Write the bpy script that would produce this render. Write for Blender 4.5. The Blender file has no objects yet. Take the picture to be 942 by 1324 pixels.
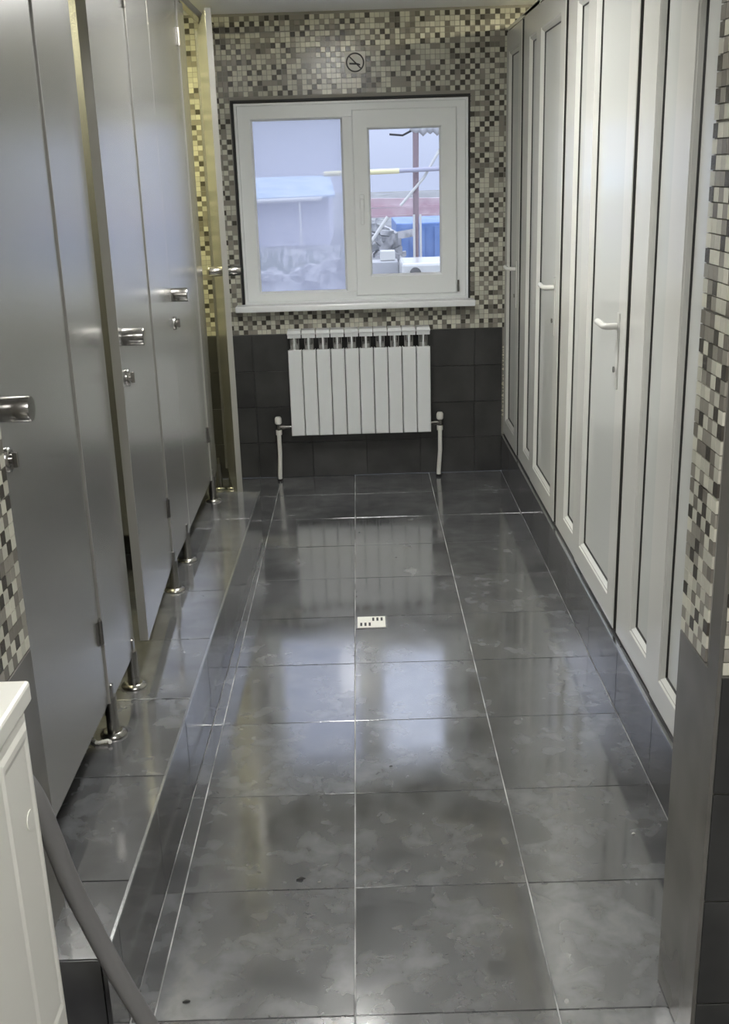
import bpy, math, random
from mathutils import Vector, Matrix
random.seed(7)
S = bpy.context.scene
COL = S.collection

# ---------------------------------------------------------------- camera
R = ((0.9995341, 0.0304978, 0.0011760), (-0.0082023, 0.3055342, -0.9521458), (-0.0293976, 0.9516926, 0.3056420))
cd = bpy.data.cameras.new('camera'); cam = bpy.data.objects.new('camera', cd); COL.objects.link(cam)
cam.matrix_world = Matrix(((R[0][0], R[0][1], R[0][2], 0), (R[1][0], R[1][1], R[1][2], 0), (R[2][0], R[2][1], R[2][2], 1.65), (0, 0, 0, 1)))
cd.sensor_fit = 'VERTICAL'; cd.sensor_height = 24; cd.lens = 24 * 1393 / 1324; cd.clip_start = 0.02
S.camera = cam
# ---------------------------------------------------------------- world, exposure
w = bpy.data.worlds.new('sky'); S.world = w; w.use_nodes = True
nt = w.node_tree; bg = nt.nodes['Background']
tc = nt.nodes.new('ShaderNodeTexCoord'); sx = nt.nodes.new('ShaderNodeSeparateXYZ'); cr = nt.nodes.new('ShaderNodeValToRGB')
nt.links.new(tc.outputs['Generated'], sx.inputs[0]); nt.links.new(sx.outputs['Z'], cr.inputs[0]); nt.links.new(cr.outputs[0], bg.inputs[0])
# overcast sky: brighter towards the zenith (CIE-like 1 : 3 rise), pale blue
cr.color_ramp.elements[0].position = 0.0; cr.color_ramp.elements[0].color = (.165, .190, .262, 1)
cr.color_ramp.elements[1].position = 1.0; cr.color_ramp.elements[1].color = (.70, .76, .92, 1)
e = cr.color_ramp.elements.new(.4); e.color = (.42, .47, .60, 1)
SKY = 3.5
bg.inputs[1].default_value = SKY
S.view_settings.view_transform = 'Standard'; S.view_settings.look = 'None'; S.view_settings.gamma = 1
S.view_settings.use_curve_mapping = False
S.view_settings.exposure = 0.1

# ---------------------------------------------------------------- materials
def mat(name, col, rough=.5, metal=0, ior=1.5, emit=0, noise=None, coat=0, bump=None, rand=0):
    """noise=(scale, colour2, detail, lo, hi); bump=(scale, strength)"""
    m = bpy.data.materials.new(name); m.use_nodes = True
    t = m.node_tree; b = t.nodes['Principled BSDF']
    b.inputs['Base Color'].default_value = (*col, 1); b.inputs['Roughness'].default_value = rough
    b.inputs['Metallic'].default_value = metal; b.inputs['IOR'].default_value = ior
    b.inputs['Coat Weight'].default_value = coat; b.inputs['Coat Roughness'].default_value = .06
    if emit:
        b.inputs['Emission Color'].default_value = (*col, 1); b.inputs['Emission Strength'].default_value = emit
    src = None
    if noise:
        g = t.nodes.new('ShaderNodeNewGeometry'); n = t.nodes.new('ShaderNodeTexNoise'); r = t.nodes.new('ShaderNodeValToRGB')
        n.inputs['Scale'].default_value = noise[0]; n.inputs['Detail'].default_value = noise[2]
        t.links.new(g.outputs['Position'], n.inputs['Vector']); t.links.new(n.outputs[0], r.inputs[0])
        r.color_ramp.elements[0].position = noise[3]; r.color_ramp.elements[1].position = noise[4]
        r.color_ramp.elements[0].color = (*col, 1); r.color_ramp.elements[1].color = (*noise[1], 1)
        src = r.outputs[0]
        t.links.new(src, b.inputs['Base Color'])
    if rand:
        oi = t.nodes.new('ShaderNodeObjectInfo'); mr = t.nodes.new('ShaderNodeMapRange'); hs = t.nodes.new('ShaderNodeHueSaturation')
        mr.inputs['To Min'].default_value = 1 - rand; mr.inputs['To Max'].default_value = 1 + rand
        t.links.new(oi.outputs['Random'], mr.inputs['Value']); t.links.new(mr.outputs[0], hs.inputs['Value'])
        if src: t.links.new(src, hs.inputs['Color'])
        else: hs.inputs['Color'].default_value = (*col, 1)
        t.links.new(hs.outputs[0], b.inputs['Base Color'])
    if bump:
        g2 = t.nodes.new('ShaderNodeNewGeometry'); n2 = t.nodes.new('ShaderNodeTexNoise'); bp = t.nodes.new('ShaderNodeBump')
        n2.inputs['Scale'].default_value = bump[0]; n2.inputs['Detail'].default_value = 3
        bp.inputs['Strength'].default_value = bump[1]; bp.inputs['Distance'].default_value = .01
        t.links.new(g2.outputs['Position'], n2.inputs['Vector']); t.links.new(n2.outputs[0], bp.inputs['Height'])
        t.links.new(bp.outputs[0], b.inputs['Normal'])
    return m

def floor_material():
    m = mat('floor_tile_glaze', (.1, .1, .1), .13, ior=2.9, coat=0)
    t = m.node_tree; b = t.nodes['Principled BSDF']
    g = t.nodes.new('ShaderNodeNewGeometry')
    oi = t.nodes.new('ShaderNodeObjectInfo')
    off = t.nodes.new('ShaderNodeVectorMath'); off.operation = 'SCALE'; off.inputs['Scale'].default_value = 13
    cmb = t.nodes.new('ShaderNodeCombineXYZ'); add = t.nodes.new('ShaderNodeVectorMath')
    for i in range(3): t.links.new(oi.outputs['Random'], cmb.inputs[i])
    t.links.new(cmb.outputs[0], off.inputs[0]); t.links.new(g.outputs['Position'], add.inputs[0]); t.links.new(off.outputs[0], add.inputs[1])
    n1 = t.nodes.new('ShaderNodeTexNoise'); n1.inputs['Scale'].default_value = 5; n1.inputs['Detail'].default_value = 4; n1.inputs['Distortion'].default_value = .15
    n2 = t.nodes.new('ShaderNodeTexNoise'); n2.inputs['Scale'].default_value = 17; n2.inputs['Detail'].default_value = 5; n2.inputs['Distortion'].default_value = .3
    t.links.new(add.outputs[0], n1.inputs['Vector']); t.links.new(add.outputs[0], n2.inputs['Vector'])
    r1 = t.nodes.new('ShaderNodeValToRGB'); e = r1.color_ramp.elements
    e[0].position = .32; e[0].color = (.074, .076, .080, 1); e[1].position = .68; e[1].color = (.142, .146, .150, 1)
    r2 = t.nodes.new('ShaderNodeValToRGB'); e = r2.color_ramp.elements
    e[0].position = .36; e[0].color = (.72, .72, .72, 1); e[1].position = .62; e[1].color = (1.12, 1.12, 1.12, 1)
    mx = t.nodes.new('ShaderNodeMix'); mx.data_type = 'RGBA'; mx.blend_type = 'MULTIPLY'; mx.inputs[0].default_value = 1
    t.links.new(n1.outputs[0], r1.inputs[0]); t.links.new(n2.outputs[0], r2.inputs[0])
    t.links.new(r1.outputs[0], mx.inputs[6]); t.links.new(r2.outputs[0], mx.inputs[7]); t.links.new(mx.outputs[2], b.inputs['Base Color'])
    r3 = t.nodes.new('ShaderNodeMapRange'); r3.inputs['From Min'].default_value = .3; r3.inputs['From Max'].default_value = .7
    r3.inputs['To Min'].default_value = .07; r3.inputs['To Max'].default_value = .17
    t.links.new(n1.outputs[0], r3.inputs['Value']); t.links.new(r3.outputs[0], b.inputs['Roughness'])
    bp = t.nodes.new('ShaderNodeBump'); bp.inputs['Strength'].default_value = .02; bp.inputs['Distance'].default_value = .004
    t.links.new(n1.outputs[0], bp.inputs['Height']); t.links.new(bp.outputs[0], b.inputs['Normal'])
    return m

M = {}
M['floor'] = floor_material()
M['grout'] = mat('light_grout', (.50, .50, .49), .7, noise=(6, (.20, .20, .195), 3, .4, .6))
M['dgrout'] = mat('dark_grout', (.03, .03, .028), .8)
M['wtile'] = mat('dark_wall_tile', (.030, .030, .029), .36, noise=(7, (.048, .048, .046), 3, .35, .65), rand=.18)
M['riser'] = mat('riser_tile', (.060, .060, .063), .14, ior=1.7, noise=(7, (.095, .095, .097), 3, .35, .65))
M['mgrout'] = mat('mosaic_grout', (.25, .24, .21), .75)
shades = [(.60, .59, .49), (.50, .49, .41), (.28, .265, .225), (.185, .172, .145), (.07, .064, .052)]
MOS = [mat('mosaic_' + n, c, .22, bump=None) for n, c in zip(('pale', 'light', 'mid', 'brown', 'dark'), shades)]
M['ceiling'] = mat('ceiling_paint', (.82, .82, .82), .8)
M['wall'] = mat('plain_wall', (.50, .49, .46), .7)
M['wbrown'] = mat('corner_tile', (.11, .105, .093), .25, noise=(5, (.15, .143, .128), 2, .35, .65))
M['panel'] = mat('stall_panel_laminate', (.56, .56, .55), .27, metal=.88, bump=(2.2, .04))
M['pedge'] = mat('panel_edge', (.30, .295, .27), .4, metal=.3)
M['steel'] = mat('brushed_steel', (.34, .33, .31), .24, metal=1)
M['dark'] = mat('black_gap', (.008, .008, .008), .6)
M['pvc'] = mat('white_pvc', (.61, .61, .57), .18)
M['winpvc'] = mat('window_pvc', (.80, .82, .82), .2)
M['pvcp'] = mat('white_pvc_panel', (.56, .57, .54), .16)
M['gasket'] = mat('rubber_gasket', (.025, .025, .022), .5)
M['alu'] = mat('aluminium_trim', (.62, .63, .64), .22, metal=1)
M['rad'] = mat('radiator_enamel', (.72, .74, .74), .3)
M['radi'] = mat('radiator_inner', (.40, .40, .38), .45)
M['white'] = mat('white_enamel', (.78, .77, .70), .3)
M['whitepipe'] = mat('white_pipe', (.72, .71, .66), .35)
M['hose'] = mat('grey_hose', (.165, .162, .158), .45)
M['sticker'] = mat('sticker_film', (.66, .65, .60), .4)
M['black'] = mat('print_black', (.02, .02, .018), .5)
M['scrap'] = mat('paper_scrap', (.75, .74, .68), .8)
M['foam'] = mat('mounting_foam', (.55, .52, .40), .9)
M['lampw'] = mat('lamp_glow_neutral', (1, .985, .97), .5, emit=36)
M['lampfill'] = mat('lamp_glow_aisle_fill', (1, .99, .955), .5, emit=56)  # glow of the added aisle fill light
M['lampy2'] = mat('lamp_glow_yellow_dim', (1, .93, .60), .5, emit=26)
M['lampy'] = mat('lamp_glow_yellow', (1, .93, .52), .5, emit=55)
M['lampr'] = mat('lamp_glow_warm', (1, .93, .66), .5, emit=170)
M['bluesteel'] = mat('blue_painted_steel', (.10, .19, .42), .5, noise=(3, (.16, .26, .50), 3, .4, .6))
M['redbeam'] = mat('pink_red_beam', (.48, .34, .37), .6, noise=(4, (.60, .50, .52), 3, .4, .6))
M['yellow'] = mat('yellow_pipe', (.80, .74, .42), .5)
M['greypipe'] = mat('grey_pipe', (.40, .40, .48), .5)
M['brownpost'] = mat('brown_post', (.26, .19, .20), .6)
M['concrete'] = mat('pale_concrete', (.46, .46, .46), .9, noise=(2, (.36, .37, .38), 5, .4, .6))
M['render'] = mat('building_render', (.52, .52, .58), .9)
M['blueroof'] = mat('blue_roof', (.30, .42, .54), .6, noise=(3, (.42, .52, .60), 3, .4, .6))
M['ground'] = mat('yard_ground', (.15, .15, .15), .95, noise=(1.2, (.26, .27, .26), 6, .4, .6))
M['rubble'] = mat('rubble', (.22, .23, .23), .95, noise=(5, (.50, .50, .50), 6, .42, .6))
M['bush'] = mat('dry_weeds', (.16, .20, .15), .9, noise=(6, (.30, .34, .27), 5, .4, .6))
def glass(name, haze):
    m = bpy.data.materials.new(name); m.use_nodes = True; t = m.node_tree; t.nodes.clear()
    o = t.nodes.new('ShaderNodeOutputMaterial'); tr = t.nodes.new('ShaderNodeBsdfTransparent'); gl = t.nodes.new('ShaderNodeBsdfGlossy')
    gl.inputs['Roughness'].default_value = .02; fr = t.nodes.new('ShaderNodeFresnel'); mx = t.nodes.new('ShaderNodeMixShader')
    tl = t.nodes.new('ShaderNodeBsdfTranslucent'); tl.inputs[0].default_value = (.80, .82, .95, 1); mh = t.nodes.new('ShaderNodeMixShader'); mh.inputs[0].default_value = haze
    t.links.new(tr.outputs[0], mh.inputs[1]); t.links.new(tl.outputs[0], mh.inputs[2])
    t.links.new(fr.outputs[0], mx.inputs[0]); t.links.new(mh.outputs[0], mx.inputs[1]); t.links.new(gl.outputs[0], mx.inputs[2]); t.links.new(mx.outputs[0], o.inputs[0])
    return m
M['glass'] = glass('clear_glass', .03); M['film'] = glass('hazy_film_glass', .36)

# ---------------------------------------------------------------- helpers
class MB:
    def __init__(s): s.v = []; s.f = []; s.m = []; s.s = []
    def add(s, vs, fs, m=0, sm=False):
        o = len(s.v); s.v += [tuple(v) for v in vs]
        for f in fs: s.f.append([i + o for i in f]); s.m.append(m); s.s.append(sm)
        return s
    def box(s, x0, x1, y0, y1, z0, z1, m=0):
        v = [(x, y, z) for z in (z0, z1) for y in (y0, y1) for x in (x0, x1)]
        return s.add(v, [(0, 2, 3, 1), (4, 5, 7, 6), (0, 1, 5, 4), (2, 6, 7, 3), (0, 4, 6, 2), (1, 3, 7, 5)], m)
    def prism(s, pts, z0, z1, m=0):
        n = len(pts); v = [(x, y, z0) for x, y in pts] + [(x, y, z1) for x, y in pts]
        return s.add(v, [list(range(n))[::-1], list(range(n, 2 * n))] + [(i, (i + 1) % n, n + (i + 1) % n, n + i) for i in range(n)], m)
    def obox(s, c, u, hu, v, hv, wv, hw, m=0):
        c = Vector(c); u = Vector(u).normalized() * hu; v = Vector(v).normalized() * hv; q = Vector(wv).normalized() * hw
        vs = [c + a * u + b * v + d * q for d in (-1, 1) for b in (-1, 1) for a in (-1, 1)]
        return s.add(vs, [(0, 2, 3, 1), (4, 5, 7, 6), (0, 1, 5, 4), (2, 6, 7, 3), (0, 4, 6, 2), (1, 3, 7, 5)], m)
    def tube(s, path, r, n=14, m=0, cap=True):
        P = [Vector(p) for p in path]; rs = r if isinstance(r, (list, tuple)) else [r] * len(P)
        d0 = (P[1] - P[0]).normalized(); a = d0.orthogonal().normalized(); vs = []
        for i, p in enumerate(P):
            d = (P[min(i + 1, len(P) - 1)] - P[max(i - 1, 0)]).normalized()
            a = (a - a.dot(d) * d).normalized(); b = d.cross(a)
            vs += [p + rs[i] * (math.cos(2 * math.pi * k / n) * a + math.sin(2 * math.pi * k / n) * b) for k in range(n)]
        s.add(vs, [(i * n + k, i * n + (k + 1) % n, (i + 1) * n + (k + 1) % n, (i + 1) * n + k) for i in range(len(P) - 1) for k in range(n)], m, True)
        if cap:
            s.add(vs[:n], [list(range(n))[::-1]], m); s.add(vs[-n:], [list(range(n))], m)
        return s
    def loops(s, L, m=0, close=False):
        """connect successive equal-length vertex loops"""
        n = len(L[0]); vs = [v for l in L for v in l]
        fs = [(i * n + k, i * n + (k + 1) % n, (i + 1) * n + (k + 1) % n, (i + 1) * n + k) for i in range(len(L) - 1) for k in range(n)]
        if close: fs.append(list(range((len(L) - 1) * n, len(L) * n)))
        return s.add(vs, fs, m)
    def mesh(s, name, mats):
        me = bpy.data.meshes.new(name); me.from_pydata(s.v, [], s.f)
        for m in (mats if isinstance(mats, list) else [mats]): me.materials.append(m)
        me.polygons.foreach_set('material_index', s.m); me.polygons.foreach_set('use_smooth', s.s)
        import bmesh
        b = bmesh.new(); b.from_mesh(me); bmesh.ops.recalc_face_normals(b, faces=b.faces); b.to_mesh(me); b.free()
        return me
    def build(s, name, mats, parent=None, bevel=0, loc=(0, 0, 0)):
        me = s.mesh(name, mats); return link(name, me, parent, loc, bevel)
def world_of(o):
    v = Vector((0, 0, 0))
    while o: v += o.location; o = o.parent
    return v
def link(name, me, parent=None, loc=(0, 0, 0), bevel=0):
    """loc and mesh coordinates are world coordinates; roots are never rotated"""
    o = bpy.data.objects.new(name, me); COL.objects.link(o)
    if parent: o.parent = parent; o.location = Vector(loc) - world_of(parent)
    else: o.location = loc
    if bevel:
        md = o.modifiers.new('bevel', 'BEVEL'); md.width = bevel; md.segments = 2; md.limit_method = 'ANGLE'
    return o
def tag(o, label=None, cat=None, group=None, kind=None):
    for k, v in (('label', label), ('category', cat), ('group', group), ('kind', kind)):
        if v: o[k] = v
    return o
def thing(name, loc, label, cat=None, group=None, kind=None):
    o = bpy.data.objects.new(name, None); COL.objects.link(o); o.location = loc; o.empty_display_size = .1
    return tag(o, label, cat, group, kind)

# ================================================================ SETTING
YF = 5.83; ZC = 2.385
STEP = .25; YS0, YS1 = 1.67, 4.72
def xr(y): return -.512 + (y - 1.8) * (.034 / 3.1)     # riser line (slightly out of square)
fl = tag(MB().box(-2.1, 2.1, -1.6, YF, -.12, -.004).build('floor', M['grout']), 'glossy grey tiled floor of the washroom aisle', kind='structure')
J = .0018
rows = [1.78 + .409 * k for k in range(-8, 9)] + [5.46, YF]
cols = [-2.085, -1.70, -1.289, -.878, -.466, -.053, .361, .765]
def ftile(x0, x1, y0, y1, par, z0, z1, m='floor'):
    pts = [(x0 + J, y0 + J), (x1 - J, y0 + J), (x1 - J, y1 - J), (x0 + J, y1 - J)]
    return quad_tile(pts, par, z0, z1, m)
def quad_tile(pts, par, z0, z1, m='floor'):
    cx = sum(p[0] for p in pts) / 4; cy = sum(p[1] for p in pts) / 4
    loc = (cx, cy, z1)
    me = MB().prism([(x - cx, y - cy) for x, y in pts], z0 - z1, 0).mesh('tile', M[m])
    return link('tile', me, par, loc, .0006)
for j in range(len(rows) - 1):
    y0, y1 = rows[j], rows[j + 1]
    if y1 - y0 < .05: continue
    for i in range(len(cols) - 1):
        if cols[i] >= -.48 or y1 < YS0 - .2 or y0 > YS1 - .02:
            ftile(cols[i], cols[i + 1], y0, y1, fl, -.010, random.uniform(-.0004, .0004))
    if y0 > YS0 - .1 and y0 < YS1:
        y1 = min(y1, YS1) if y0 < YS1 else y1; quad_tile([(xr(y0) + J, y0 + J), (-.466 - J, y0 + J), (-.466 - J, y1 - J), (xr(y1) + J, y1 - J)], fl, -.010, 0)
    y1 = rows[j + 1]
    if y0 < YS1 < y1:
        for a, b in zip(cols[:4], cols[1:5]): ftile(a, b, YS1, y1, fl, -.010, 0)
    if YS1 > y1 >= YS0 - .2 and y0 < YS0:
        ftile(-1.70, -.466, y0, min(y1, YS0), fl, -.010, 0)

# raised step under the stalls
st = MB().prism([(-1.98, YS0 + .008), (xr(YS0) - .010, YS0 + .008), (xr(YS1) - .010, YS1 - .008), (-1.98, YS1 - .008)], 0, STEP - .008)
step = tag(st.build('platform_step', M['dgrout']), 'raised grey tiled step running under the grey stall doors', kind='structure')
srow = [YS0, 1.905, 2.31, 2.71, 3.11, 3.515, 3.92, 4.32, YS1]
for j in range(len(srow) - 1):
    y0, y1 = srow[j], srow[j + 1]
    for a, b in ((-1.98, -1.66), (-1.66, -1.25), (-1.25, -.875)):
        ftile(a, b, y0, y1, step, STEP - .009, STEP)
    quad_tile([(-.875 + J, y0 + J), (xr(y0) - .004, y0 + J), (xr(y1) - .004, y1 - J), (-.875 + J, y1 - J)], step, STEP - .009, STEP)
rj = [YS0, 1.78, 2.19, 2.60, 3.01, 3.42, 3.83, 4.24, YS1]
for j in range(len(rj) - 1):
    y0, y1 = rj[j] + J, rj[j + 1] - J
    MB().prism([(xr(y0) - .009, y0), (xr(y0), y0), (xr(y1), y1), (xr(y1) - .009, y1)], .002, STEP - .006).build('riser_tile', M['riser'], step, .001)
MB().prism([(xr(YS0) - .004, YS0), (xr(YS0) + .002, YS0), (xr(YS1) + .002, YS1), (xr(YS1) - .004, YS1)], STEP - .006, STEP + .001).build('edge_strip', M['alu'], step)
MB().box(-1.0, xr(YS0) - .01, YS0 - .002, YS0 + .006, .002, STEP - .002).build('end_tile', M['riser'], step)
MB().box(-1.98, xr(YS1) - .01, YS1 - .009, YS1, .002, STEP - .002).build('end_tile', M['riser'], step)

# kerb carrying the white partition on the right
XK = .765; ZK = .212
kb = tag(MB().box(XK + .010, 1.95, 1.87, YF, 0, ZK - .006).build('kerb', M['dgrout']), 'low tiled kerb with a metal edge under the white plastic doors', kind='structure')
kj = [1.87, 2.22, 2.63, 3.04, 3.45, 3.86, 4.27, 4.68, 5.09, 5.50, YF]
for j in range(len(kj) - 1):
    MB().box(XK, XK + .009, kj[j] + J, kj[j + 1] - J, .002, ZK - .005).build('tile', M['riser'], kb, .001)
    MB().box(XK + .006, 1.2, kj[j] + J, kj[j + 1] - J, ZK - .006, ZK - .001).build('tile', M['riser'], kb, .001)
MB().box(XK - .003, XK + .006, 1.87, YF, ZK - .006, ZK + .001).build('edge_strip', M['alu'], kb)

# mosaic --------------------------------------------------------
PITCH = .0247; CH = .0225
def shade_at(i, j):
    rr = random.random()
    if (i + j) % 2 == 0: c = (0, 1, 2, 3, 4) if rr < 0 else (0 if rr < .42 else 1 if rr < .74 else 2 if rr < .93 else 3)
    else: c = (0 if rr < .10 else 1 if rr < .26 else 2 if rr < .48 else 3 if rr < .70 else 4)
    return c
def chip_box(c, ux, uz, n, hw, hh, d):
    return MB().obox(c, ux, hw, uz, hh, n, d)
chip_mesh = {}
def chips(parent, org, ux, n, ncol, nrow, skip=None, single=None, h0=0):
    """grid of glass chips on a vertical face; single(i,j) -> own object; the rest one stuff part"""
    ux = Vector(ux); n = Vector(n); uz = Vector((0, 0, 1)); org = Vector(org)
    mb = MB(); base = {}
    for j in range(nrow):
        for i in range(ncol):
            # sheets of 12 have a slightly wider joint
            c = org + ux * (PITCH * (i + .5) + .002 * (i // 12)) + uz * (PITCH * (j + .5) + .003 * ((j + h0) // 12)) + n * .0015
            if skip and skip(c): continue
            sh = shade_at(i, j)
            if single and single(i, j):
                key = (sh, tuple(n))
                if key not in chip_mesh:
                    chip_mesh[key] = MB().obox((0, 0, 0), ux, CH / 2, uz, CH / 2, n, .0022).mesh('mosaic_chip', MOS[sh])
                link('mosaic_chip', chip_mesh[key], parent, c)
            else:
                mb.obox(c, ux, CH / 2, uz, CH / 2, n, .0022 + random.uniform(-.0003, .0003), sh)
    if mb.v: tag(mb.build('mosaic_field', MOS, parent), kind='stuff')

# back wall with window opening ---------------------------------
WX0, WX1, WZ0, WZ1 = -.612, .585, .962, 1.972
wb = MB()
for a in ((-2.1, WX0, 0, ZC), (WX1, 2.1, 0, ZC), (WX0, WX1, 0, WZ0), (WX0, WX1, WZ1, ZC)):
    wb.box(a[0], a[1], YF, YF + .30, a[2], a[3])
wallb = tag(wb.build('wall_back', M['mgrout']), 'end wall with window, beige mosaic above dark tiles', kind='structure')
ZM = .802
def hole(c): return WX0 - .018 < c.x < WX1 + .018 and WZ0 - .045 < c.z < WZ1 + .016
chips(wallb, (-.95, YF, ZM), (1, 0, 0), (0, -1, 0), 80, 63, skip=lambda c: hole(c) or c.z > ZC - .01)
bx = [-1.184 + .3 * k for k in range(7)] + [.765]
for j in range(4):
    for i in range(len(bx) - 1):
        MB().box(bx[i] + .0015, bx[i + 1] - .0015, YF - .008, YF, .2 * j + .003, .2 * (j + 1) - .001).build('tile', M['wtile'], wallb, .001)
MB().box(-2.0, .765, YF - .001, YF, 0, ZM - .002).build('grout_bed', M['dgrout'], wallb)

# outer walls and ceiling
tag(MB().box(-2.12, -2.0, -1.6, YF, 0, ZC).build('wall_left', M['wall']), 'plain outer wall behind the grey stalls', kind='structure')
tag(MB().box(1.95, 2.07, -1.6, YF, 0, ZC).build('wall_outer_right', M['wall']), 'plain outer wall behind the white doors', kind='structure')
tag(MB().box(-2.12, 2.07, -1.72, -1.6, 0, ZC).build('wall_front', M['wall']), 'plain wall behind the camera', kind='structure')
tag(MB().box(-2.12, 2.07, -1.72, YF + .3, ZC, ZC + .1).build('ceiling', M['ceiling']), 'pale grey painted ceiling', kind='structure')

# near piers of the opening the camera looks through --------------
XPR, XPL = .585, -.632
YP0, YP1 = 1.64, 1.86
wr = tag(MB().box(XPR + .004, 1.95, YP0 + .004, YP1, 0, ZC).build('wall_near_right', M['mgrout']), 'right pier of the opening, beige mosaic over dark tiles', kind='structure')
MB().box(XPR, XPR + .006, YP0 + .055, YP1, .002, ZM).build('reveal_tile', M['wbrown'], wr, .001)
MB().box(XPR - .001, XPR + .006, YP0, YP0 + .053, .002, 2.12).build('corner_tile', M['wbrown'], wr, .001)
chips(wr, (XPR + .0035, YP1 - .001, ZM + .003), (0, -1, 0), (-1, 0, 0), 6, 53, single=lambda i, j: j < 44)
chips(wr, (XPR + .006, YP0 + .0035, ZM + .012), (1, 0, 0), (0, -1, 0), 20, 62, single=lambda i, j: i < 2 and j < 14)
fz = [.002, .132, .36, .584, .81]
for j in range(4):
    for (a, b) in ((XPR + .008, .86), (.863, 1.16), (1.163, 1.46), (1.463, 1.76)):
        MB().box(a, b, YP0, YP0 + .006, fz[j] + .002, fz[j + 1] - .002).build('tile', M['wtile'], wr, .001)
wl = tag(MB().box(-2.0, XPL - .004, YP0 + .004, YP1 - .02, 0, ZC).build('wall_near_left', M['mgrout']), 'left pier of the opening, beige mosaic over dark tiles', kind='structure')
MB().box(XPL - .006, XPL, YP0, YP1 - .02, .002, ZM + .01).build('reveal_tile', M['wbrown'], wl, .001)
chips(wl, (XPL - .0035, YP1 - .021, ZM + .014), (0, -1, 0), (1, 0, 0), 8, 53, single=lambda i, j: j < 30)
chips(wl, (-1.05, YP0 + .0035, ZM + .014), (1, 0, 0), (0, -1, 0), 16, 62)
for j in range(4):
    for (a, b) in ((-.93, XPL - .008), (-1.23, -.933), (-1.53, -1.233), (-1.83, -1.533)):
        MB().box(a, b, YP0, YP0 + .006, fz[j] + .002, fz[j + 1] - .002).build('tile', M['wtile'], wl, .001)
tag(MB().box(-.64, .60, YP0 + .004, YP1, 2.14, ZC).build('wall_header', M['wall']), 'header over the opening between the piers', kind='structure')

# ================================================================ WINDOW
def rect(u0, u1, v0, v1, d, ax='y'):
    if ax == 'y': return [(u0, d, v0), (u1, d, v0), (u1, d, v1), (u0, d, v1)]
    return [(d, u0, v0), (d, u1, v0), (d, u1, v1), (d, u0, v1)]
def ring(outer, inner, d0, d1, ch=.004, ax='y', back=None):
    """mitred frame: outer/inner = (u0,u1,v0,v1); front at d0, sides down to d1"""
    o, i = outer, inner
    def g(r, k): return (r[0] - k, r[1] + k, r[2] - k, r[3] + k)
    s = 1 if d1 > d0 else -1
    return MB().loops([rect(*g(o, 0), d1, ax), rect(*g(o, 0), d0 + s * ch, ax), rect(*g(o, -ch), d0, ax), rect(*g(i, ch), d0, ax), rect(*g(i, 0), d0 + s * ch, ax), rect(*g(i, 0), d1, ax), rect(*g(o, 0), d1, ax)])
win = thing('window_1', (0, YF, WZ0), 'white plastic window, hazy fixed left pane, opening right sash', kind='structure')
MB().loops([rect(WX0 - .012, WX1 + .012, WZ0 - .01, WZ1 + .012, YF - .003), rect(WX0, WX1, WZ0, WZ1, YF - .003), rect(WX0, WX1, WZ0, WZ1, YF + .01)]).build('dark_outline', M['dark'], win)  # thin dark line around the window opening
W2X0, W2X1 = WX0 + .004, WX1 - .003
YW = YF + .012
ring((W2X0, W2X1, WZ0, WZ1 - .004), (-.528, .522, WZ0 + .055, 1.890), YW, YF + .10).build('window_frame', M['winpvc'], win)
MB().loops([rect(W2X0, W2X1, WZ0, WZ1 - .004, YW + .002), rect(W2X0, W2X1, WZ0, WZ1 - .004, YW - .014), rect(W2X0 + .014, W2X1 - .014, WZ0 + .012, WZ1 - .016, YW - .014), rect(W2X0 + .014, W2X1 - .014, WZ0 + .012, WZ1 - .016, YW + .002)]).build('corner_trim', M['winpvc'], win)
MB().box(-.062, -.006, YW + .004, YF + .09, WZ0 + .05, 1.90).build('mullion', M['winpvc'], win, .004)
gb = MB().loops([rect(-.528, -.062, WZ0 + .055, 1.890, YW + .006), rect(-.520, -.070, WZ0 + .063, 1.882, YW + .020)])
gb.build('glazing_bead', M['winpvc'], win)
MB().box(-.524, -.066, YW + .022, YW + .028, WZ0 + .058, 1.886).build('hazy_pane', M['film'], win)
sash = ring((-.012, .524, WZ0 + .028, 1.925), (.070, .440, 1.095, 1.832), YW - .012, YW + .05, .006).build('sash', M['winpvc'], win)
MB().loops([rect(.070, .440, 1.095, 1.832, YW - .004), rect(.076, .434, 1.101, 1.826, YW + .012)]).build('glazing_bead', M['winpvc'], sash)
MB().box(.068, .442, YW + .014, YW + .020, 1.093, 1.834).build('clear_pane', M['glass'], sash)
h = MB().box(.018, .042, YW - .024, YW - .011, 1.44, 1.51).tube([(.030, YW - .02, 1.475), (.030, YW - .050, 1.475)], .008).box(.021, .039, YW - .060, YW - .046, 1.36, 1.49)
h.build('handle', M['winpvc'], sash, .003)
MB().box(.524, .534, YW - .020, YW - .002, 1.0, 1.055).tube([(.529, YW - .018, 1.0), (.529, YW - .018, 1.06)], .005).build('hinge', M['steel'], sash)
MB().box(-.655, .612, YF - .095, YF + .02, .930, .962).build('window_sill', M['winpvc'], win, .006)

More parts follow.
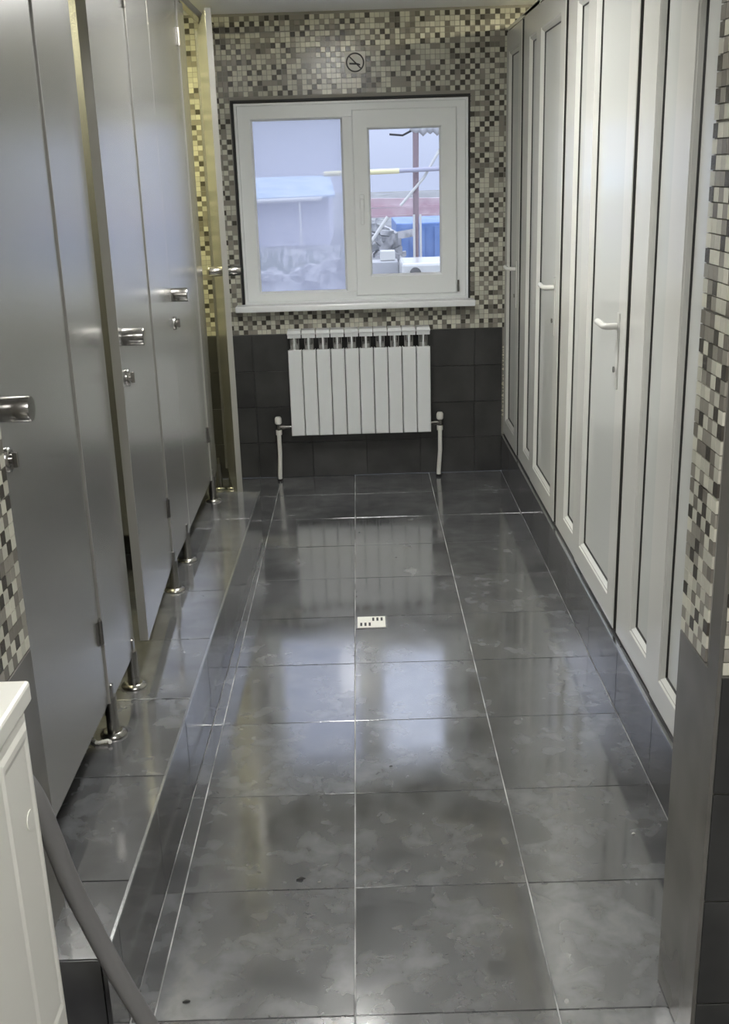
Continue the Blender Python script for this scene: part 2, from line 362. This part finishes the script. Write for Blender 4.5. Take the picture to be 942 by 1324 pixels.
# ================================================================ WHITE PARTITION ON THE RIGHT (four doors and side lights)
XF = .780; XL = XF - .007
ZB, ZT = .216, 2.285
wp = tag(MB().box(XF + .03, XF + .06, 1.88, YF - .01, ZB, ZT - .005).build('wall_right', M['dark']), 'white plastic partition with narrow fixed lights between its doors', kind='structure')  # black sheet behind the leaves paints the shade in the door gaps
def pvc_leaf(par, y0, y1, zb, zt, sl, sr, rb, rt, xf, deep, names=('frame', 'glazing_bead', 'gasket', 'panel')):
    """y0 near edge, y1 far edge; sl near stile, sr far stile"""
    i = (y0 + sl, y1 - sr, zb + rb, zt - rt)
    ring((y0, y1, zb, zt), i, xf, xf + deep, .004, 'x').build(names[0], M['pvc'], par)
    def g(k): return (i[0] + k, i[1] - k, i[2] + k, i[3] - k)
    MB().loops([rect(*i, xf + .004, 'x'), rect(*g(.006), xf + .003, 'x'), rect(*g(.016), xf + .014, 'x')]).build(names[1], M['pvc'], par)
    MB().loops([rect(*g(.0152), xf + .0140, 'x'), rect(*g(.0165), xf + .0130, 'x'), rect(*g(.0185), xf + .0185, 'x'), rect(*g(.024), xf + .0185, 'x')]).build(names[2], M['gasket'], par)
    j = g(.020)
    MB().box(xf + .018, xf + .034, *j).build(names[3], M['pvcp'], par)
def lever_handle(par, yp, z, xf):
    pl = MB().box(xf - .004, xf, yp - .012, yp + .012, z - .19, z + .04).build('handle_plate', M['pvc'], par, .004)
    MB().tube([(xf - .006, yp, z), (xf - .036, yp, z), (xf - .043, yp + .012, z), (xf - .043, yp + .100, z + .002)], .010, 12).build('lever', M['pvc'], pl)
    MB().tube([(xf - .009, yp, z - .13), (xf - .013, yp, z - .13)], .009, 12).build('key_cylinder', M['steel'], pl)
G = [6.36, 5.29, 4.215, 3.135, 2.07]
dl = ['farthest white plastic door, beside the end wall', 'second white plastic door from the end wall', 'white plastic door with lever handle, third from the end wall', 'nearest white plastic door, partly hidden by the right pier']
for k in range(4):
    g = G[k]; near = G[k + 1] + .009
    far = min(g - .435, YF - .018)
    if k == 3: near = 2.02
    d = thing('door_%d' % (k + 1), (XF, (near + far) / 2, ZB), dl[k], kind='structure')
    pvc_leaf(d, near, far, ZB + .008, 2.262, .100, .085, .085, .10, XL, .06)
    MB().box(XL + .0015, XF + .03, near - .004, near - .0005, ZB + .010, 2.26).build('dark_end_strip', M['gasket'], d)  # black strip down the near end of each leaf
    if k < 3: lever_handle(d, near + (.085 if k else .075), 1.172 if k else 1.15, XL)
    if k > 0:
        pvc_leaf(wp, far + .004, g - .002, ZB, ZT, .075, .17, .085, .12, XF, .06, ('side_frame', 'side_bead', 'side_gasket', 'side_panel'))
MB().box(XF, XF + .06, YF - .018, YF - .001, ZB, ZT).build('corner_post', M['pvc'], wp)
MB().box(XF, XF + .06, 2.02, YF - .018, 2.268, ZT).build('head_rail', M['pvc'], wp)
MB().box(XF, XF + .05, 1.88, YF - .018, ZK, ZB + .002).build('bottom_gap_strip', M['dark'], wp)  # black strip stands in for the dark gap under the doors
fm = MB()
for k in range(26):
    z = .32 + .40 * k / 26 + random.uniform(-.01, .01); r = random.uniform(.004, .009)
    fm.tube([(XF - .003, YF - .012 + random.uniform(-.004, .004), z - r), (XF - .006 - random.uniform(0, .006), YF - .014, z), (XF - .002, YF - .012, z + r)], [r * .4, r, r * .5], 7)
fm.build('mounting_foam', M['foam'], wp)

# ================================================================ STALL FRONTS ON THE LEFT
XS = -.69; TH = .026; PB, PT = .352, 2.29
def ply(px0, py0, px1, py1, z0, z1, th=TH):
    a = Vector((px0, py0, 0)); b = Vector((px1, py1, 0)); d = b - a
    return MB().obox(((px0 + px1) / 2, (py0 + py1) / 2, (z0 + z1) / 2), d, d.length / 2, (0, 0, 1), (z1 - z0) / 2, d.cross(Vector((0, 0, 1))), th / 2)
def edged(mb):
    # material slot 1 (edge band) on thin faces
    me_f = []
    for idx, f in enumerate(mb.f):
        vs = [Vector(mb.v[i]) for i in f]
        L = sorted([(vs[1] - vs[0]).length, (vs[2] - vs[1]).length])
        if L[0] < .03: mb.m[idx] = 1
    return mb
def knob(par, base, nrm, r=.0245, ln=.058):
    b = Vector(base); n = Vector(nrm).normalized()
    MB().tube([b, b + n * .002, b + n * (ln - .003), b + n * ln], [r * .96, r, r, r * .94], 28).build('knob', M['steel'], par)
def latch(par, base, nrm):
    b = Vector(base); n = Vector(nrm).normalized(); u = Vector((0, 0, 1))
    lt = MB().tube([b, b + n * .007, b + n * .009], [.024, .024, .020], 24).build('latch', M['steel'], par)
    MB().tube([b + n * .008, b + n * .014], .011, 16).obox(b + n * .017, u, .015, n, .005, n.cross(u), .004).build('thumb_turn', M['steel'], lt, .001)
def hinge(par, y, z, x=XS):
    MB().box(x + TH / 2 - .001, x + TH / 2 + .004, y - .018, y + .018, z - .032, z + .032).tube([(x + TH / 2 + .006, y, z - .032), (x + TH / 2 + .006, y, z + .032)], .006, 10).build('hinge', M['steel'], par)
def leg(par, x, y, z0, zt):
    lg = MB().tube([(x, y, z0 + .008), (x, y, zt)], .0165, 18).build('leg', M['steel'], par)
    MB().tube([(x, y, z0), (x, y, z0 + .006), (x, y, z0 + .012)], [.036, .036, .024], 24).build('foot_flange', M['steel'], lg)
    MB().box(x - .002, x + .010, y - .009, y + .009, zt - .01, zt + .035).build('clamp', M['steel'], lg, .003)
doors = [(1.88, 2.497, 0), (2.88, 3.522, .034), (3.905, 4.570, .004)]
dlab = ['nearest grey metallic stall door with round steel knob', 'second grey stall door, standing slightly ajar with a dark gap', 'third grey stall door from the camera, small knob beside the seam']
for k, (y0, y1, out) in enumerate(doors):
    d = thing('stall_door', (XS, (y0 + y1) / 2, PB), dlab[k], 'door', 'grey stall doors')
    edged(ply(XS + out, y0, XS, y1, PB, PT)).build('door_leaf', [M['panel'], M['pedge']], d, .0012)
    fx = XS + out + TH / 2
    n = (1, out / (y1 - y0), 0)
    yk = (1.985, 2.948, 3.940)[k]
    knob(d, (fx - (yk - y0) / (y1 - y0) * out, yk, (1.236, 1.226, 1.228)[k]), n)
    latch(d, (fx - (yk - .005 - y0) / (y1 - y0) * out, yk - .005, (1.140, 1.115, 1.128)[k]), n)
    for z in (.56, 2.15): hinge(d, y1 - .0185, z)
pil = [(2.501, 2.825, (2.520, 2.795)), (3.526, 3.895, (3.53, 3.83)), (4.574, 4.745, (4.47 + .125,))]
plab = ['grey fixed stall panel between the nearest and second doors', 'grey fixed stall panel between the second and third doors', 'narrow grey end panel of the stall row by the window wall']
for k, (y0, y1, ls) in enumerate(pil):
    p = thing('stall_pilaster', (XS, (y0 + y1) / 2, STEP), plab[k], 'panel', 'fixed stall panels')
    edged(ply(XS + .005, y0, XS + .005, y1, PB - .004, PT)).build('front_panel', [M['panel'], M['pedge']], p, .0012)
    for y in ls: leg(p, XS + .012, y, STEP + .0005, PB + .01)
for k, y in enumerate((2.70, 3.71, 4.69)):
    p = thing('stall_divider', (-1.35, y, STEP), ['grey divider panel behind the first fixed stall panel', 'grey divider panel behind the second fixed stall panel', 'grey divider panel closing the stall row end'][k], 'panel', 'stall dividers')
    edged(ply(-1.995, y, XS - TH / 2 - .002, y, PB + .05, PT)).build('divider_panel', [M['panel'], M['pedge']], p)
    lgy = leg(p, -1.2, y, STEP + .0005, PB + .06)
rail = thing('top_rail', (XS, 3.8, PT), 'dark metal rail along the top of the stall fronts', 'rail')
MB().box(XS - .016, XS + .016, 1.87, YF - .012, PT + .008, PT + .042).build('rail_bar', M['steel'], rail, .002)
for y in (2.69, 3.71, 4.66): MB().box(XS - .018, XS + .018, y - .02, y + .02, PT - .006, PT + .010).build('rail_clip', M['steel'], rail)

# open door at the far end (floor-level closet)
HX, HY, FX, FY = -.722, 5.60, -.587, 4.86
od = thing('stall_door', (HX, HY, .0), 'last stall door, swung open and seen edge-on', 'door', 'grey stall doors')
edged(ply(HX, HY, FX, FY, .12, PT)).build('door_leaf', [M['panel'], M['pedge']], od, .0012)
dv = Vector((FX - HX, FY - HY, 0)).normalized(); nv = Vector((-dv.y, dv.x, 0))
if nv.x < 0: nv = -nv
kb0 = Vector((FX, FY, 1.222)) - dv * .06
knob(od, kb0 + nv * (TH / 2), nv, .0225, .058); knob(od, kb0 - nv * (TH / 2), -nv, .0225, .058)
ep = thing('stall_pilaster', (-.735, 5.72, 0), 'grey post panel at the end wall carrying the open door', 'panel', 'fixed stall panels')
ply(-.735, 5.615, -.735, YF - .012, .12, PT).build('front_panel', M['panel'], ep)
leg(ep, -.722, 5.64, 0.001, .14)
leg(ep, -.789, 5.64, 0.001, .14)

# ================================================================ RADIATOR
rd = thing('radiator', (0, YF - .07, .262), 'white ribbed aluminium radiator under the window', 'radiator')
x0, x1, n = -.389, .370, 10; pw = (x1 - x0) / n; y0 = YF - .13; z0, z1 = .265, .832
mb = MB()
cz = [(z0 + .012), (z0), ]
# front fin plate with rounded shoulders, top louvres, core and fins of one section (centred at x = 0)
mb.loops([[(a, y, z) for a, y, z in ((-pw / 2 + .002, y0 + .03, z0 + .004), (pw / 2 - .002, y0 + .03, z0 + .004), (pw / 2 - .002, y0 + .03, z1 - .105), (-pw / 2 + .002, y0 + .03, z1 - .105))],
          [(-pw / 2 + .002, y0 + .004, z0), (pw / 2 - .002, y0 + .004, z0), (pw / 2 - .002, y0 + .004, z1 - .10), (-pw / 2 + .002, y0 + .004, z1 - .10)],
          [(-pw / 2 + .006, y0, z0 + .004), (pw / 2 - .006, y0, z0 + .004), (pw / 2 - .006, y0, z1 - .104), (-pw / 2 + .006, y0, z1 - .104)]], close=True)
mb.box(-.005, .005, y0 + .004, YF - .03, z1 - .105, z1 - .02)                 # centre web of the top grille
mb.box(-pw / 2 + .005, -pw / 2 + .009, y0 + .03, YF - .03, z0, z1 - .11).box(pw / 2 - .009, pw / 2 - .005, y0 + .03, YF - .03, z0, z1 - .11)
mb.box(-pw / 2 + .003, pw / 2 - .003, y0 + .012, y0 + .02, z1 - .040, z1 - .018)
mb.loops([[(-pw / 2 + .0015, y0 + .006, z1 - .022), (pw / 2 - .0015, y0 + .006, z1 - .022), (pw / 2 - .0015, YF - .03, z1 - .018), (-pw / 2 + .0015, YF - .03, z1 - .018)],
          [(-pw / 2 + .0015, y0 + .002, z1 - .014), (pw / 2 - .0015, y0 + .002, z1 - .014), (pw / 2 - .0015, YF - .03, z1 - .008), (-pw / 2 + .0015, YF - .03, z1 - .008)],
          [(-pw / 2 + .004, y0 + .014, z1), (pw / 2 - .004, y0 + .014, z1), (pw / 2 - .004, YF - .036, z1), (-pw / 2 + .004, YF - .036, z1)]], close=True)
mb.box(-.018, .018, y0 + .03, YF - .035, z0 + .01, z1 - .08, 1)
for k in (-1, 1):
    for q in range(2): mb.box(k * .011 + q * k * .010 - .0012, k * .011 + q * k * .010 + .0012, y0 + .012, YF - .04, z1 - .105, z1 - .044, 1)
sec = mb.mesh('section', [M['rad'], M['radi']])
for k in range(n): link('section', sec, rd, (x0 + pw * (k + .5), 0, 0), .0008)
for x, xp, xb in ((-.462, -.462, -.468), (.420, .420, .411)):
    s = 1 if x < 0 else -1
    yv = YF - .075
    v = MB().tube([(x, yv, .285), (x, yv, .335)], .0115, 14).tube([(x, yv, .305), (x + s * .072, yv, .305)], .009, 12).tube([(x + s * .02, yv, .305), (x + s * .035, yv, .305)], .014, 6).build('valve', M['steel'], rd)
    MB().tube([(x, yv, .322), (x, yv, .328), (x, yv, .352), (x, yv, .362)], [.014, .019, .019, .013], 16).build('valve_cap', M['whitepipe'], v)
    MB().tube([(xp, yv, .288), (xp, yv, .262)], .017, 8).tube([(xp, yv, .27), (xp, yv, .15), (xb, yv, .03), (xb, yv, 0)], .0115, 14).build('supply_pipe', M['whitepipe'], rd)
    MB().tube([(xb, yv, .0), (xb, yv, .012)], .017, 16).build('pipe_collar', M['dark'], rd)

# ================================================================ STICKER, DRAIN
sk = thing('no_smoking_sticker', (.015, YF - .004, 2.145), 'round no smoking pictogram sticker above the window', 'sticker')
SC = (.015, 2.145); yy = YF - .0048
MB().box(SC[0] - .052, SC[0] + .052, YF - .0048, YF - .0038, SC[1] - .052, SC[1] + .052).build('backing', M['sticker'], sk, .0002)
def disc_ring(mb, ro, ri, n=40):
    a = [(SC[0] + ro * math.cos(t * 2 * math.pi / n), yy - .0006, SC[1] + ro * math.sin(t * 2 * math.pi / n)) for t in range(n)]
    b = [(SC[0] + ri * math.cos(t * 2 * math.pi / n), yy - .0006, SC[1] + ri * math.sin(t * 2 * math.pi / n)) for t in range(n)]
    mb.loops([a, b])
q = MB(); disc_ring(q, .046, .039)
q.obox((SC[0], yy - .0004, SC[1]), (1, 0, -1), .041, (0, 1, 0), .0003, (1, 0, 1), .0032)
q.obox((SC[0] - .010, yy - .0004, SC[1] - .006), (1, 0, -.05), .019, (0, 1, 0), .0003, (0, 0, 1), .0042)
q.obox((SC[0] + .017, yy - .0004, SC[1] - .009), (1, 0, -.35), .009, (0, 1, 0), .0003, (0, 0, 1), .0036)
q.build('pictogram', M['black'], sk)
dg = thing('floor_drain', (.005, 3.768, 0), 'small white slotted drain grate set in the floor', 'drain')
DX0, DX1, DY0, DY1 = -.044, .062, 3.715, 3.815
MB().box(DX0, DX1, DY0, DY1, .0006, .0035).build('grate', M['white'], dg, .001)
MB().box(DX0 - .006, DX1 + .006, DY0 - .006, DY1 + .006, .0004, .0020).build('surround', M['steel'], dg)
for k in range(3):
    MB().box(DX0 + .010 + .016 * k, DX0 + .018 + .016 * k, DY0 + .012, DY0 + .042, .0034, .0040).build('slot', M['black'], dg)
    MB().box(DX0 + .056 + .016 * k, DX0 + .064 + .016 * k, DY0 + .058, DY0 + .088, .0034, .0040).build('slot', M['black'], dg)

# ================================================================ NEAR LEFT: APPLIANCE AND HOSE
ap = thing('appliance_cabinet', (-.83, 1.2, 0), 'white enamelled appliance standing by the left pier', 'appliance')
MB().box(-1.13, -.536, .93, 1.500, .02, .868).build('body', M['white'], ap, .008)
MB().box(-1.135, -.532, .925, 1.527, .866, .902).build('lid', M['white'], ap, .006)
MB().loops([rect(1.36, 1.492, .30, .85, -.5362, 'x'), rect(1.368, 1.484, .31, .84, -.533, 'x'), rect(1.374, 1.478, .32, .83, -.533, 'x'), rect(1.38, 1.472, .33, .82, -.5355, 'x')], close=True).build('side_embossing', M['white'], ap)
MB().tube([(-.5350, 1.45, .70), (-.5335, 1.45, .70)], .016, 18).build('side_plug', M['white'], ap)
for a in (-1.08, -.59):
    for b in (.98, 1.45): MB().tube([(a, b, 0), (a, b, .024)], .02, 14).build('foot', M['dark'], ap)
hs = thing('drain_hose', (-.5, 1.58, 0), 'grey drain hose running from behind the white appliance to the floor', 'hose')
pts = [(-.60, 1.545, .76), (-.563, 1.555, .68), (-.548, 1.575, .58), (-.533, 1.59, .48), (-.505, 1.60, .37), (-.468, 1.60, .262), (-.430, 1.60, .165), (-.40, 1.595, .085), (-.36, 1.58, .035), (-.29, 1.54, .022)]
P = []
for i in range(len(pts) - 1):
    for t in range(8):
        p = [Vector(pts[max(0, min(len(pts) - 1, i + k))]) for k in (-1, 0, 1, 2)]; u = t / 8
        P.append(.5 * ((2 * p[1]) + (-p[0] + p[2]) * u + (2 * p[0] - 5 * p[1] + 4 * p[2] - p[3]) * u * u + (-p[0] + 3 * p[1] - 3 * p[2] + p[3]) * u ** 3))
MB().tube(P, .0175, 20).build('hose_tube', M['hose'], hs)
ps = MB(); c = Vector((-.735, 2.49, STEP + .004)); prev = c
for k in range(7):
    nx = prev + Vector((random.uniform(.006, .014), random.uniform(-.012, .008), 0)); nx.z = STEP + random.uniform(.004, .012)
    ps.tube([prev, nx], [.0045, .0055], 7); prev = nx
tag(ps.build('paper_scrap', M['scrap']), 'crumpled white paper scrap beside the nearest steel stall leg', 'scrap')
specs = [((-.405, 1.83), .008, 'black', 'small dark fleck nearest the hose on the floor'), ((-.185, 2.225), .011, 'black', 'long dark fleck on the floor left of the middle joint'),
         ((.05, 2.73), .005, 'black', 'tiny black speck on the floor below the window reflection'), ((.66, 2.37), .005, 'scrap', 'tiny white speck on the floor near the right kerb')]
for (x, y), r, m, lb in specs:
    tag(MB().tube([(x - r, y, .002), (x, y + r * .2, .0035), (x + r, y + r * .3, .002)], [r * .2, r * .42, r * .15], 7).build('dirt_fleck', M[m]), lb, 'debris')

# ================================================================ CEILING LAMPS (above the frame)
def lamp(x, y, m, label, w=.16, d=.16, z=ZC):
    t = thing('ceiling_lamp', (x, y, z), label, 'lamp', 'ceiling lamps')
    MB().box(x - w - .015, x + w + .015, y - d - .015, y + d + .015, z - .03, z - .001).build('housing', M['white'], t, .004)
    MB().box(x - w, x + w, y - d, y + d, z - .042, z - .031).build('diffuser', M[m], t)
lamp(-1.30, 5.10, 'lampy', 'yellowish ceiling lamp over the last stall')
lamp(-1.30, 3.2, 'lampy2', 'yellowish ceiling lamp over the middle stalls')
lamp(1.35, 5.1, 'lampr', 'warm ceiling lamp behind the farthest white door')
lamp(0.05, .45, 'lampw', 'large ceiling lamp above the entrance', .30, .30)
gl = thing('ceiling_lamp', (-.12, 3.6, ZC), 'added flat fill light on the aisle ceiling, above the frame', 'lamp', 'ceiling lamps')  # invented fill light, added to brighten the aisle and its far end
MB().box(-.26, .02, 3.18, 4.02, ZC - .03, ZC - .001).build('housing', M['white'], gl, .004)
MB().box(-.24, .0, 3.20, 4.00, ZC - .036, ZC - .031).build('diffuser', M['lampfill'], gl)

# ================================================================ OUTSIDE
GZ = -.35
tag(MB().box(-40, 40, YF + .3, 90, GZ - .3, GZ).build('ground', M['ground']), 'bare grey yard outside the window', kind='structure')
bl = thing('building', (-2.5, 30, GZ), 'long pale building with blue roof beyond the left pane', 'building')
MB().box(-8, -.75, 30, 36, GZ, .92).build('wall', M['render'], bl)
MB().add([(-8.3, 29.6, .85), (-.55, 29.6, .95), (-.75, 33, 1.42), (-8.3, 33, 1.42), (-8.3, 29.6, .79), (-.55, 29.6, .89), (-.75, 33, 1.36), (-8.3, 33, 1.36)],
         [(0, 1, 2, 3), (4, 5, 6, 7), (0, 1, 5, 4), (2, 3, 7, 6), (1, 2, 6, 5), (0, 3, 7, 4)]).build('roof', M['blueroof'], bl)
MB().tube([(-8.3, 29.55, .76), (-.9, 29.55, .86)], .06, 10).build('gutter', M['pvc'], bl)
for x in (-4.5, -3.0, -1.5): MB().tube([(x, 29.6, .8), (x, 29.6, GZ)], .035, 8).build('downpipe', M['pvc'], bl)
Y = 13.0
sc = thing('pipe_frame', (.7, Y, GZ), 'brown posted frame of pipes seen through the right pane', 'scaffold')
MB().tube([(.672, Y, GZ), (.700, Y, 2.02)], .035, 12).build('post', M['brownpost'], sc)
MB().tube([(-.36, Y - .1, 1.575), (.50, Y - .1, 1.585)], .030, 12).build('yellow_pipe', M['yellow'], sc)
MB().tube([(.50, Y - .1, 1.587), (1.9, Y - .1, 1.615)], .026, 12).build('grey_pipe', M['greypipe'], sc)
MB().tube([(.51, Y - .05, 1.20), (.78, Y - .05, 1.50), (1.05, Y - .05, 1.93)], .016, 10).build('brace', M['pvc'], sc)
MB().tube([(.10, Y - .05, .72), (.36, Y - .05, 1.08)], .022, 10).build('brace', M['pvc'], sc)
for x in (.66, .735): MB().tube([(x, Y - .1, GZ), (x, Y - .1, 1.10)], .014, 8).build('upright', M['pvc'], sc)
cv = MB()
for k in range(7):
    cv.tube([(.66 + .08 * k, Y, 2.06), (.70 + .08 * k, Y, 2.02 - .02 * (k % 2)), (.76 + .08 * k, Y, 2.07)], .05, 10)
cv.build('torn_cover', M['concrete'], sc)
MB().tube([(.40, Y, 1.985), (.55, Y, 1.97), (.68, Y, 2.03)], .012, 8).build('wire', M['dark'], sc)
for z0_, z1_, yy_, lb, zz in ((1.235, 1.185, Y + .4, 'upper pinkish red steel beam outside the right pane', .045), (1.120, 1.13, Y + .3, 'lower pinkish red steel beam outside the right pane', .045)):
    b = thing('steel_beam', (1, yy_, z1_), lb, 'beam')
    MB().obox((1.5, yy_, (z0_ + z1_) / 2), (3.0, 0, z1_ - z0_), 1.6, (0, 0, 1), zz, (0, 1, 0), .06).obox((1.5, yy_ - .07, (z0_ + z1_) / 2 - zz), (3.0, 0, z1_ - z0_), 1.6, (0, 0, 1), .012, (0, 1, 0), .05).build('web', M['redbeam'], b)
cn = thing('blue_container', (2.0, 17, GZ), 'blue steel container behind the frame', 'container')
MB().box(.60, 4.2, 17, 19.4, GZ, .80).build('body', M['bluesteel'], cn, .02)
for k in range(14): MB().box(.68 + .25 * k, .78 + .25 * k, 16.96, 17.0, GZ + .1, .74).build('rib', M['bluesteel'], cn)
tr = thing('white_trailer_box', (.9, 12, GZ), 'low white box on the ground outside the right pane', 'box')
MB().box(.46, 2.2, 11.6, 12.4, .40, .66).build('body', M['pvc'], tr, .03)
MB().box(.46, 2.2, 11.65, 12.35, .30, .38).build('base', M['redbeam'], tr)
MB().tube([(.60, 11.59, .56), (.60, 11.56, .56)], .06, 16).build('round_cap', M['steel'], tr)
for x in (.6, 1.9): MB().box(x, x + .1, 11.7, 12.3, GZ, .30).build('leg', M['brownpost'], tr)
bx2 = tag(MB().box(.25, .42, 12.45, 12.6, .625, .735).build('white_crate', M['pvc'], None, .01), 'small white crate on the rubble outside', 'crate')
tag(MB().box(.02, .45, 12.35, 12.7, GZ, .62).build('concrete_block', M['concrete'], None, .01), 'grey concrete block under the small white crate outside', 'block')
rb = MB()
for k in range(420):
    a = random.uniform(-1.6, .62); yb = random.uniform(13.4, 15.5); top = .60 + .25 * math.sin(a * 2.3 + 1.0) * .5 - .16 * abs(yb - 14) / 2
    zc = random.uniform(GZ, max(GZ + .1, (.93 + .12 * math.sin(a * 9) if yb > 14 else .7) if a > -.02 else top - .12)); r = random.uniform(.03, .13)
    rb.obox((a, yb, zc), (random.random() + .1, random.random() - .5, random.random() - .5), r, (random.random() - .5, random.random() + .1, 0), r * .7, (0, .2, 1), r * .5)
tag(rb.build('rubble_heap', M['rubble']), 'heap of grey rubble outside the window', 'rubble', kind='stuff')
bs = MB()
for k in range(500):
    a = random.uniform(-4.0, -.1); yb = random.uniform(16, 20); hgt = random.uniform(.3, .75)
    bs.tube([(a, yb, GZ), (a + random.uniform(-.15, .15), yb, GZ + hgt)], [.03, .008], 4, cap=False)
tag(bs.build('weeds', M['bush']), 'dry weeds and scrub in the yard', 'weeds', kind='stuff')
